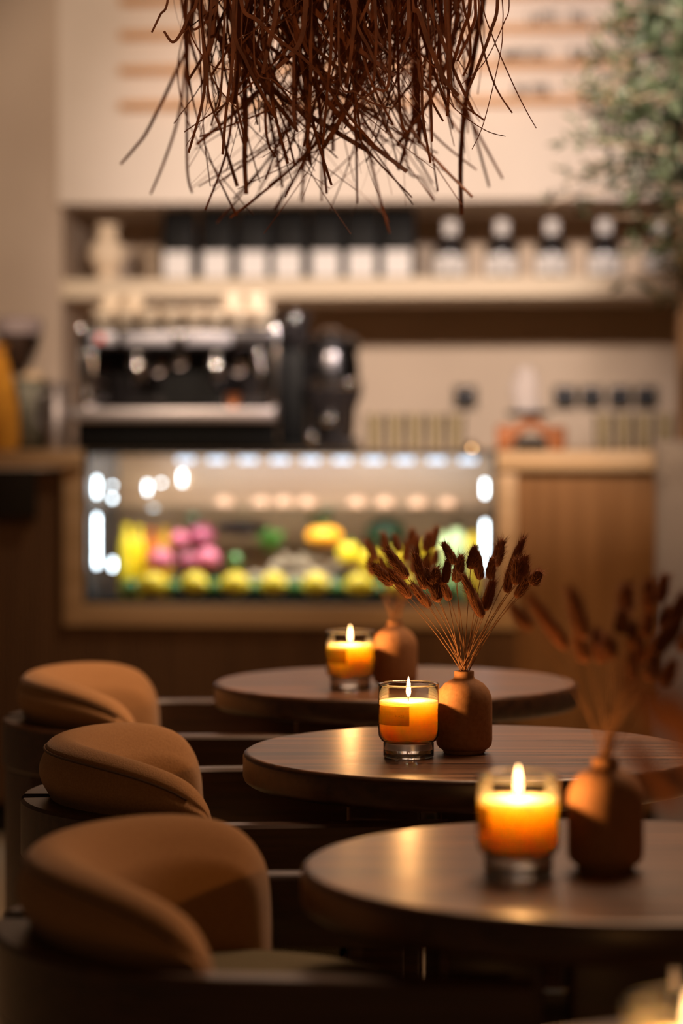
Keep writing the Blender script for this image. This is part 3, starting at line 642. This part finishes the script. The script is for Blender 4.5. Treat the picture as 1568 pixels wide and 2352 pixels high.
# ------------------------------------------------------------------ candles
def candle(cx, cy, lab_end, label, power=.68):
    t = thing('glass_candle', label, 'candle', (cx, cy, TZ), 0, 'lit glass candles on the tables')
    r = .0400
    MB().lathe([(.0325, .0195), (.036, .022), (.0395, .028), (r, .034), (r, .0945)], 64, cap=False).build('glass_cup', 'glass', t)
    MB().lathe([(r-.0028, .0935), (r-.0024, .096), (r-.0010, .0968), (r, .0955), (r, .0935), (r-.0028, .0935)], 64, cap=False).build('glass_rim', 'solidglass', t)
    MB().lathe([(0, 0), (.0315, 0), (.0332, .002), (.0332, .0185), (.0325, .0195), (0, .0195)], 64).build('glass_foot', 'solidglass', t)
    MB().lathe([(0, .0225), (.030, .0230), (.0355, .0270), (.0382, .034), (.0385, .060), (.0385, .0735), (.0360, .0745), (.024, .0740), (0, .0735)], 64).build('wax', 'wax', t)
    MB().tube([(0, 0, .072), (-.0004, 0, .078), (.0012, 0, .082)], .0008, 8).build('wick', 'wick', t)
    MB().lathe([(0, .0785), (.0022, .0800), (.0034, .0850), (.0031, .0910), (.0019, .0985), (.0008, .1040), (0, .1060)], 24).build('flame', 'flame', t)
    a1 = R(-90+lab_end); a0 = a1-R(125); vs = []
    for k in range(25):
        a = a0+(a1-a0)*k/24; vs += [((r+.0003)*cos(a), (r+.0003)*sin(a), .0445), ((r+.0003)*cos(a), (r+.0003)*sin(a), .0695)]
    lb = MB().add(vs, [(2*k, 2*k+2, 2*k+3, 2*k+1) for k in range(24)], True).build('paper_label', 'label', t)
    for body, back, size in (('BLAZE.', .0055, .0040), ('SOY WAX', .046, .0026)):
        cu = bpy.data.curves.new('tx', 'FONT'); cu.body = body; cu.size = size; cu.align_x = 'RIGHT'; cu.space_character = 1.15
        to = bpy.data.objects.new('tmp', cu); C.objects.link(to); bpy.context.view_layer.update()
        me = bpy.data.meshes.new_from_object(to); C.objects.unlink(to)
        for v in me.vertices:
            a = a1+(v.co.x-back)/r; rr = r+.0005; v.co = Vector((rr*cos(a), rr*sin(a), .0560+v.co.y*.95))
        me.materials.clear(); me.materials.append(M['ink'])
        o = bpy.data.objects.new('lettering', me); C.objects.link(o); o.parent = lb
    l = bpy.data.lights.new('flame_light', 'POINT'); l.energy = power; l.color = (1.0, .47, .15); l.shadow_soft_size = .004
    o = bpy.data.objects.new('flame_light', l); C.objects.link(o); o.parent = t; o.location = (0, 0, .092)
    return t
candle(.0880, 3.430, 0, 'sharply focused lit candle in a tumbler on the middle table')
candle(.1705, 2.520, -48, 'lit candle in a glass on the blurred foreground table')
candle(.0144, 4.320, -8, 'small lit candle in a glass on the rearmost table')
candle(.2050, 1.505, -60, 'lit candle cut off by the bottom right corner of the photo', .8)

# ------------------------------------------------------------------ vases with bunny tail grass
def vase(cx, cy, label):
    t = thing('bud_vase', label, 'vase', (cx, cy, TZ), 0, 'terracotta bud vases on the tables')
    P = [(0, 0), (.0265, 0), (.028, .0015), (.0285, .004), (.033, .0065), (.0365, .011), (.0375, .018), (.0375, .066), (.0365, .075), (.0325, .0845), (.026, .092), (.0185, .0965), (.0145, .0985), (.0132, .101), (.0132, .1075), (.0126, .1085), (.0115, .1085), (.0108, .1075), (.0108, .098), (.012, .09), (0, .085)]
    MB().lathe(P, 72).build('vase_body', 'clay', t)
    return t
vase(.1630, 3.475, 'sharply focused terracotta bud vase on the middle table')
vase(.2580, 2.555, 'blurred terracotta bud vase on the foreground table')
vase(.0895, 4.375, 'terracotta bud vase on the rearmost table, half hidden by the grass')
vase(.330, 1.640, 'terracotta bud vase on the table at the bottom right corner')
def head_mesh(seed):
    rnd = random.Random(seed); m = MB(); n = 14; k = 12; vs = []; fs = []
    def rad(t): return .5*(sin(pi*min(1, .05+.91*t**.88))**.40 if 0 < t < 1 else 0)*(1.04-.26*t)
    for j in range(k+1):
        t = j/k
        for i in range(n):
            a = 2*pi*i/n; r = rad(t)*.78*(1+rnd.uniform(-.12, .12)); vs.append((r*cos(a), r*sin(a), t))
    for j in range(k):
        for i in range(n): fs.append((j*n+i, j*n+(i+1) % n, (j+1)*n+(i+1) % n, (j+1)*n+i))
    m.add(vs, fs, True)
    vs = []; fs = []
    for h in range(520):
        t = rnd.uniform(.02, .98); a = rnd.uniform(0, 2*pi); r = rad(t)*.74; d = Vector((cos(a), sin(a), 0))
        p = Vector((r*cos(a), r*sin(a), t)); L = rnd.uniform(.12, .36)*(1.6 if rnd.random() < .12 else 1)
        q = p+d*L*rnd.uniform(.75, 1.3)+Vector((0, 0, L*rnd.uniform(.35, .8))); s = Vector((-sin(a), cos(a), 0))*.018
        b = len(vs); vs += [tuple(p-s), tuple(p+s), tuple(q)]; fs.append((b, b+1, b+2))
    m.add(vs, fs, False)
    o = m.build('head_source', 'bunny'); me = o.data; bpy.data.objects.remove(o); return me
HEADS = [head_mesh(s) for s in range(4)]
def grass(vx, vy, i, base, tip, dw, group, label):
    neck = Vector((vx+random.uniform(-.007, .007), vy+random.uniform(-.007, .007), TZ+.1085))
    foot = Vector((vx-(neck.x-vx)*.5, vy-(neck.y-vy)*.5, TZ+.090))
    t = thing('bunny_tail_stem', label, 'dried flower', foot, 0, group)
    mid = neck.lerp(base, .5); side = Vector((neck.x-base.x, neck.y-base.y, 0))*.10; mid += side+Vector((0, 0, .004)); 
    pts = [foot, neck]
    for k in range(1, 13):
        s = k/12; p = neck*(1-s)**2+mid*2*s*(1-s)+base*s*s; pts.append(p)
    MB().tube([p-foot for p in pts], [.00062]*7+[.0005]*7, 6).build('stem', 'stem', t)
    d = tip-base; L = d.length
    h = bpy.data.objects.new('seed_head', HEADS[i % 4]); C.objects.link(h); h.parent = t
    h.location = base-foot; h.rotation_euler = d.to_track_quat('Z', 'Y').to_euler(); h.scale = (dw, dw, L*1.04)
G2 = [((235,330),(140,230)),((320,390),(220,255)),((305,300),(210,168)),((408,430),(322,325)),((385,352),(338,180)),((448,410),(400,250)),((500,400),(445,285)),((525,235),(466,133)),((474,322),(493,203)),((524,318),(552,192)),((592,258),(612,150)),((636,306),(622,172)),((704,245),(738,120)),((680,303),(694,200)),((650,480),(556,280)),((655,450),(700,305)),((775,262),(836,112)),((822,290),(842,195)),((760,366),(772,250)),((800,390),(866,280)),((872,328),(912,262)),((835,330),(850,225)),((420,330),(438,248)),((800,330),(806,205))]
rnd = random.Random(11)
for i, (b, t) in enumerate(G2):
    d = 3.475+rnd.uniform(-.045, .045); d2 = d+rnd.uniform(-.012, .012)
    grass(.163, 3.475, i, px(784+b[0]/2, 1180+b[1]/2, d), px(784+t[0]/2, 1180+t[1]/2, d2), .0185*rnd.uniform(.85, 1.12), 'bunny tail stems in the middle vase', '%s russet bunny tail head from the left in the sharply focused middle vase' % ORD[sorted(range(len(G2)), key=lambda q: G2[q][1][0]).index(i)])
# foreground vase, positions in a crop 3.843x from (1160, 1300)
G1 = [((230,560),(60,350)),((545,745),(230,290)),((700,650),(580,220)),((860,860),(800,570)),((930,830),(900,610)),((1060,440),(1075,165)),((1010,600),(1050,380)),((1130,760),(1130,500)),((1110,1020),(1120,760)),((1270,420),(1270,120)),((1340,330),(1420,85)),((1230,640),(1280,400)),((1390,560),(1440,360)),((1480,500),(1600,240)),((1330,780),(1460,520)),((1250,860),(1330,640)),((1280,1010),(1330,800)),((1380,1060),(1490,850)),((1540,760),(1640,540)),((1150,900),(1190,640)),((720,850),(640,640)),((1420,700),(1560,400))]
for i, (b, t) in enumerate(G1):
    d = 2.555+rnd.uniform(-.05, .05)
    grass(.258, 2.555, i, px(1160+b[0]/3.843, 1300+b[1]/3.843, d), px(1160+t[0]/3.843, 1300+t[1]/3.843, d+rnd.uniform(-.012, .012)), .0185*rnd.uniform(.85, 1.12), 'bunny tail stems in the foreground vase', '%s blurred bunny tail head from the left in the foreground vase' % ORD[sorted(range(len(G1)), key=lambda q: G1[q][1][0]).index(i)])
# rear vase, source pixels
G3 = [((862,1290),(843,1242)),((855,1325),(846,1280)),((890,1275),(880,1225)),((915,1270),(905,1228)),((905,1300),(893,1262)),((945,1255),(948,1216)),((930,1290),(935,1245)),((960,1280),(958,1232)),((978,1270),(985,1225)),((990,1262),(1004,1212)),((970,1305),(985,1268)),((995,1300),(1003,1262)),((885,1320),(872,1280)),((950,1320),(950,1280)),((925,1335),(915,1295)),((975,1330),(990,1292))]
for i, (b, t) in enumerate(G3):
    d = 4.375+rnd.uniform(-.05, .05)
    grass(.0895, 4.375, i, px(*b, d), px(*t, d), .0185*rnd.uniform(.85, 1.12), 'bunny tail stems in the rear vase', '%s bunny tail head from the left in the rear vase' % ORD[sorted(range(len(G3)), key=lambda q: G3[q][1][0]).index(i)])
G0 = [(-.105, -.02, .10, -.13, -.03, .155), (-.115, .03, .08, -.145, .04, .12), (-.125, .0, .13, -.15, 0, .17), (-.08, .03, .15, -.1, .03, .2), (-.04, 0, .17, -.05, 0, .22), (0, .02, .18, 0, .02, .23), (.05, -.02, .16, .06, -.02, .21), (.09, .02, .13, .12, .02, .17), (-.10, -.04, .12, -.13, -.05, .16)]
for i, q in enumerate(G0):
    b0 = Vector((.330, 1.640, TZ+.108))
    grass(.330, 1.640, i, b0+Vector(q[:3]), b0+Vector(q[3:]), .018, 'bunny tail stems in the corner vase', '%s very blurred bunny tail head from the left in the corner vase' % ORD[sorted(range(len(G0)), key=lambda q: G0[q][3]).index(i)])

# ------------------------------------------------------------------ fibre pendant lamp
PX, PY, PZ = -.015, 3.78, 1.98
pl = thing('pendant_lamp', 'fringed pendant lamp with hanging russet palm fibres above the tables', 'pendant lamp', (PX, PY, 0))
MB().lathe([(.05, PZ+.22), (.18, PZ+.17), (.27, PZ+.08), (.30, PZ), (.296, PZ), (.265, PZ+.075), (.175, PZ+.163), (.05, PZ+.212), (.05, PZ+.22)], 48, cap=False).build('lamp_shade', 'strand', pl)
MB().tube([(0, 0, PZ+.20), (0, 0, 3.1)], .004).build('cord', 'black', pl)
MB().lathe([(.012, PZ+.22), (.05, PZ+.235), (.05, PZ+.20), (.012, PZ+.19)], 24).build('ceiling_cap', 'black', pl)
cnt = [0]; STUFF = MB()
def ribbon(mb, pts, w, tw=0.0, cap=True):
    pts = [Vector(p) for p in pts]; n = 6*(len(pts)-1)+1; P = []
    for k in range(n):                             # Catmull-Rom through the points
        t = k/(n-1)*(len(pts)-1); i = min(int(t), len(pts)-2); f = t-i
        a = pts[max(i-1, 0)]; b = pts[i]; c = pts[i+1]; d = pts[min(i+2, len(pts)-1)]
        P.append(.5*((2*b)+(c-a)*f+(2*a-5*b+4*c-d)*f*f+(3*b-a-3*c+d)*f**3))
    vs = []; fs = []
    for k, p in enumerate(P):
        d = (P[min(k+1, n-1)]-P[max(k-1, 0)]).normalized(); s = d.cross(Vector((0, 1, 0)))
        s = s.normalized() if s.length > .1 else Vector((1, 0, 0))
        nn = s.cross(d); a = tw*k/n; s2 = s*cos(a)+nn*sin(a); n2 = nn*cos(a)-s*sin(a)
        ww = w*.5*(1-.35*(k/n)**3); th = w*.10
        vs += [tuple(p-s2*ww+n2*th), tuple(p+s2*ww+n2*th), tuple(p+s2*ww-n2*th), tuple(p-s2*ww-n2*th)]
    for k in range(n-1):
        for i in range(4): fs.append((4*k+i, 4*k+(i+1) % 4, 4*k+4+(i+1) % 4, 4*k+4+i))
    fs += [(0, 1, 2, 3), (4*n-4, 4*n-3, 4*n-2, 4*n-1)]
    mb.add(vs, fs, False)
def strand(pts, w, tw=0.0):
    pts = [Vector(p)-Vector((PX, PY, 0)) for p in pts]
    if cnt[0] < 100:
        m = MB(); ribbon(m, pts, w, tw); m.build('fibre_strand', 'strand', pl); cnt[0] += 1
    else: ribbon(STUFF, pts, w, tw)
def hero(pp, w, sc, ox, oy, d):
    q = [px(ox+x/sc, oy+y/sc, d) for x, y in pp]
    a = q[0]; rim = Vector((PX+(a.x-PX)*.9, PY+(d-PY)*.95, PZ+.02)); up = a.lerp(rim, .5); up.z = (a.z+rim.z)/2
    strand([rim, up]+q, w/sc*d/F, random.uniform(-.5, .5))
A7 = (3.564, 340, 0); A8 = (3.409, 780, 0)
for pp, w, d in [
    ([(165,-20),(100,120),(40,245),(28,265)],20,3.47), ([(400,-20),(340,110),(270,270),(200,345),(130,255)],28,3.44),
    ([(320,-20),(320,150),(370,330),(480,500),(580,560),(730,570)],12,3.45), ([(560,60),(450,190),(370,240),(310,150)],24,3.46),
    ([(440,-20),(450,300),(465,650),(430,900),(330,1250)],28,3.45), ([(500,300),(480,500),(500,800),(600,1070)],22,3.44),
    ([(420,0),(480,480),(560,700),(730,890)],14,3.43), ([(760,0),(900,170),(1060,320),(1250,460),(1400,600)],32,3.40),
    ([(700,100),(690,500),(640,900),(610,1265)],30,3.45), ([(700,200),(800,500),(900,700),(1040,965)],30,3.44),
    ([(1330,200),(1330,600),(1320,900),(1300,1210)],30,3.46), ([(1500,200),(1490,500),(1470,700),(1430,1185)],26,3.45),
    ([(790,600),(800,1000),(790,1300),(805,1590)],48,3.75), ([(540,0),(520,300),(470,500)],60,3.5), ([(750,0),(740,400),(720,700),(700,850)],60,3.5),
    ([(1060,0),(980,400),(940,600)],40,3.46), ([(1290,0),(1240,350),(1050,560)],44,3.43), ([(600,700),(560,900)],20,3.5),
    ([(870,500),(1030,660),(1200,790)],14,3.42), ([(720,700),(780,1100),(800,1220)],20,3.5), ([(1190,760),(1200,1000),(1225,1080)],26,3.52),
    ([(350,280),(200,650),(0,1060),(-100,1200),(-225,1345)],30,4.08), ([(330,300),(260,900),(140,1300),(20,1590)],26,4.1), ([(330,300),(320,800),(320,1380),(360,1580)],26,3.95),
    ([(1210,900),(1170,1180),(1040,1370)],24,3.8), ([(960,1000),(1040,1290)],24,3.62), ([(1290,1200),(1270,1400),(1260,1650)],28,4.1), ([(1420,1100),(1420,1640)],24,4.0)]:
    hero(pp, w, *A7, d)
for pp, w, d in [
    ([(1235,-20),(1180,250),(1080,520),(980,760)],28,3.44), ([(1085,-20),(1090,200),(1140,450),(1230,700),(1350,885)],16,3.43),
    ([(1110,-20),(1190,270),(1330,600),(1440,830),(1537,1003)],10,3.43), ([(1270,-20),(1275,200),(1255,430),(1130,950),(1035,1168)],9,3.45),
    ([(1325,-20),(1280,190),(1130,490),(950,660)],9,3.46), ([(960,-20),(1010,200),(1020,450),(965,595)],22,3.44),
    ([(560,0),(620,100),(700,350),(820,620),(930,750)],40,3.42), ([(870,600),(920,780),(1060,890),(1130,940)],18,3.42),
    ([(1020,0),(960,250),(880,520)],32,3.46), ([(760,560),(860,800),(1000,930),(1160,1030),(1298,1068)],9,3.43),
    ([(600,200),(640,560),(650,900),(710,1275)],24,3.47), ([(620,560),(690,720),(740,830),(810,950)],22,3.46),
    ([(275,0),(285,300),(268,635)],26,3.44), ([(860,-20),(860,300),(880,520)],28,3.46), ([(850,560),(840,910)],28,3.45),
    ([(900,700),(1000,860),(1090,1170),(1170,1465)],24,4.1), ([(900,750),(1000,900),(1150,1170),(1275,1400)],24,4.1), ([(600,950),(700,1020),(850,1160),(1070,1330)],20,3.95),
    ([(120,0),(90,400),(60,650)],30,3.45), ([(100,50),(230,380),(270,470)],26,3.46), ([(0,600),(120,720),(240,800),(400,850)],16,3.42), ([(540,170),(500,350),(520,410)],30,3.4),
    ([(390,600),(280,700),(200,760)],26,3.42), ([(560,250),(650,440),(790,560)],14,3.44), ([(1060,0),(1040,200),(920,480)],26,3.47), ([(700,0),(800,300),(880,520),(1050,890)],30,3.45),
    ([(520,1250),(640,1400),(740,1560)],20,4.05), ([(580,1100),(640,1280),(730,1440)],20,4.0), ([(470,850),(540,1040)],22,3.5), ([(720,950),(720,1110)],18,3.5)]:
    hero(pp, w, *A8, d)
rnd = random.Random(5)
def rand_strand(front):
    th = rnd.uniform(0, 2*pi) if not front else rnd.uniform(pi*1.06, pi*1.94)
    rr = rnd.uniform(.05, .27) if not front else rnd.uniform(.17, .28)
    x = PX+rr*cos(th)*.86; y = PY+rr*sin(th)*1.15
    z1 = 1.43+.36*rnd.betavariate(2.0, 2.0)
    if front: z1 = 1.52+.32*rnd.betavariate(2.0, 1.8)
    zz = PZ+.02; p = []; ln = zz-z1
    slope = rnd.gauss(0, .17)+(.26*rnd.choice((-1, 1)) if rnd.random() < .22 else 0); slope -= (x-PX)*.5
    slopey = rnd.gauss(0, .12); curl = rnd.gauss(0, 1.6); ph = rnd.uniform(0, 6); wv = rnd.uniform(0, .012)
    for k in range(8):
        q = k/7; t = (q-.55)*ln; c = max(0, q-.45)*ln
        p.append(Vector((x+slope*t+curl*c*c*1.3+wv*sin(ph+q*6), y+slopey*t, zz-ln*q)))
    if abs(p[-1].x-PX) > .22 or abs(p[0].x-PX) > .33: return
    strand(p, rnd.choice([.0012, .0016, .0022, .003, .004, .005] + ([.007, .009] if abs(slope) < .15 else [])), rnd.uniform(-2.5, 2.5))
for i in range(250): rand_strand(True)
for i in range(330): rand_strand(False)
so = STUFF.build('fibre_fringe', 'strand', pl); so['kind'] = 'stuff'

# ------------------------------------------------------------------ olive tree at the right
TX, TY = 1.10, 6.45
ot = thing('olive_tree', 'leafy olive tree reaching in from the right in front of the menu wall', 'tree', (TX, TY, 0))
T0 = Vector((TX, TY, 0))
rnd = random.Random(21); br = MB(); lf = MB()
MB().tube([Vector(p) for p in [(0, 0, .36), (.03, .02, .8), (-.02, .0, 1.2), (.02, -.02, 1.6), (0, 0, 2.1)]], [.04, .034, .03, .024, .012], 12).build('trunk', 'bark', ot)
ends = [(1300,205,6.3),(1330,262,6.4),(1345,330,6.2),(1400,60,6.4),(1360,130,6.5),(1440,20,6.2),(1300,420,6.3),(1330,380,6.4),(1410,190,6.3),(1460,110,6.5),(1500,240,6.2),(1450,300,6.4),(1480,380,6.3),(1550,430,6.4),(1400,250,6.2),(1440,640,6.3),(1400,500,6.4),(1500,610,6.2),(1560,560,6.4),(1540,690,6.3),(1470,560,6.4),(1560,300,6.3),(1530,90,6.2),(1600,200,6.4),(1620,400,6.3),(1500,-60,6.3),(1420,-80,6.4),(1600,-40,6.3),(1380,300,6.45),(1520,330,6.35),(1560,180,6.5),(1480,180,6.25),(1350,60,6.3),(1260,470,6.35),(1500,30,6.4),(1550,20,6.3),(1430,130,6.25),(1450,440,6.3),(1520,500,6.3),(1430,350,6.3)]
for e in ends:
    E = px(*e)-T0; s0 = Vector((0, 0, max(.9, min(2.0, E.z-.05+rnd.uniform(-.2, .15)))))
    mid = s0.lerp(E, .5)+Vector((.03, 0, .10+rnd.uniform(0, .08)))
    P = [s0*(1-s)**2+mid*2*s*(1-s)+E*s*s for s in [k/10 for k in range(11)]]
    br.tube(P, [.010-.0008*k for k in range(11)], 6)
    sparse = (e[0] < 1440 and e[1] > 360) or e[1] > 460
    for k in range(3, 11):
        for q in range(5 if not sparse else 3):
            p = P[k].lerp(P[k-1], rnd.random()); dirn = Vector((rnd.gauss(-.3, .8), rnd.gauss(0, .8), rnd.gauss(.0, .7))).normalized()
            tw = p+dirn*rnd.uniform(.03, .09)
            if q == 0: br.tube([p, tw], .0016, 4)
            for w in range(3 if sparse else 4):
                c = p.lerp(tw, rnd.random()); d = (dirn+Vector((rnd.gauss(0, .5), rnd.gauss(0, .5), rnd.gauss(0, .5)))).normalized()
                s = d.cross(Vector((rnd.gauss(0, 1), rnd.gauss(0, 1), rnd.gauss(0, 1)))).normalized(); L = rnd.uniform(.028, .055); wd_ = L*.14; nn = d.cross(s)
                lf.add([tuple(c), tuple(c+d*L*.5+s*wd_), tuple(c+d*L+nn*L*.1), tuple(c+d*L*.5-s*wd_), tuple(c+d*L*.5-nn*wd_*.4)], [(0, 1, 4), (1, 2, 4), (2, 3, 4), (3, 0, 4)])
br.build('branches', 'bark', ot); lf.build('foliage', 'leaf', ot)
pot = thing('plant_pot', 'round clay pot holding the olive tree right of the tables', 'pot', (TX, TY, 0))
MB().lathe([(.15, 0), (.16, .01), (.20, .34), (.21, .35), (.21, .38), (.19, .38), (.18, .35), (0, .35)], 48).build('pot_body', 'clay', pot)
MB().lathe([(.0, .37), (.12, .365), (.178, .355), (0, .352)], 32).build('soil', 'beans', pot)
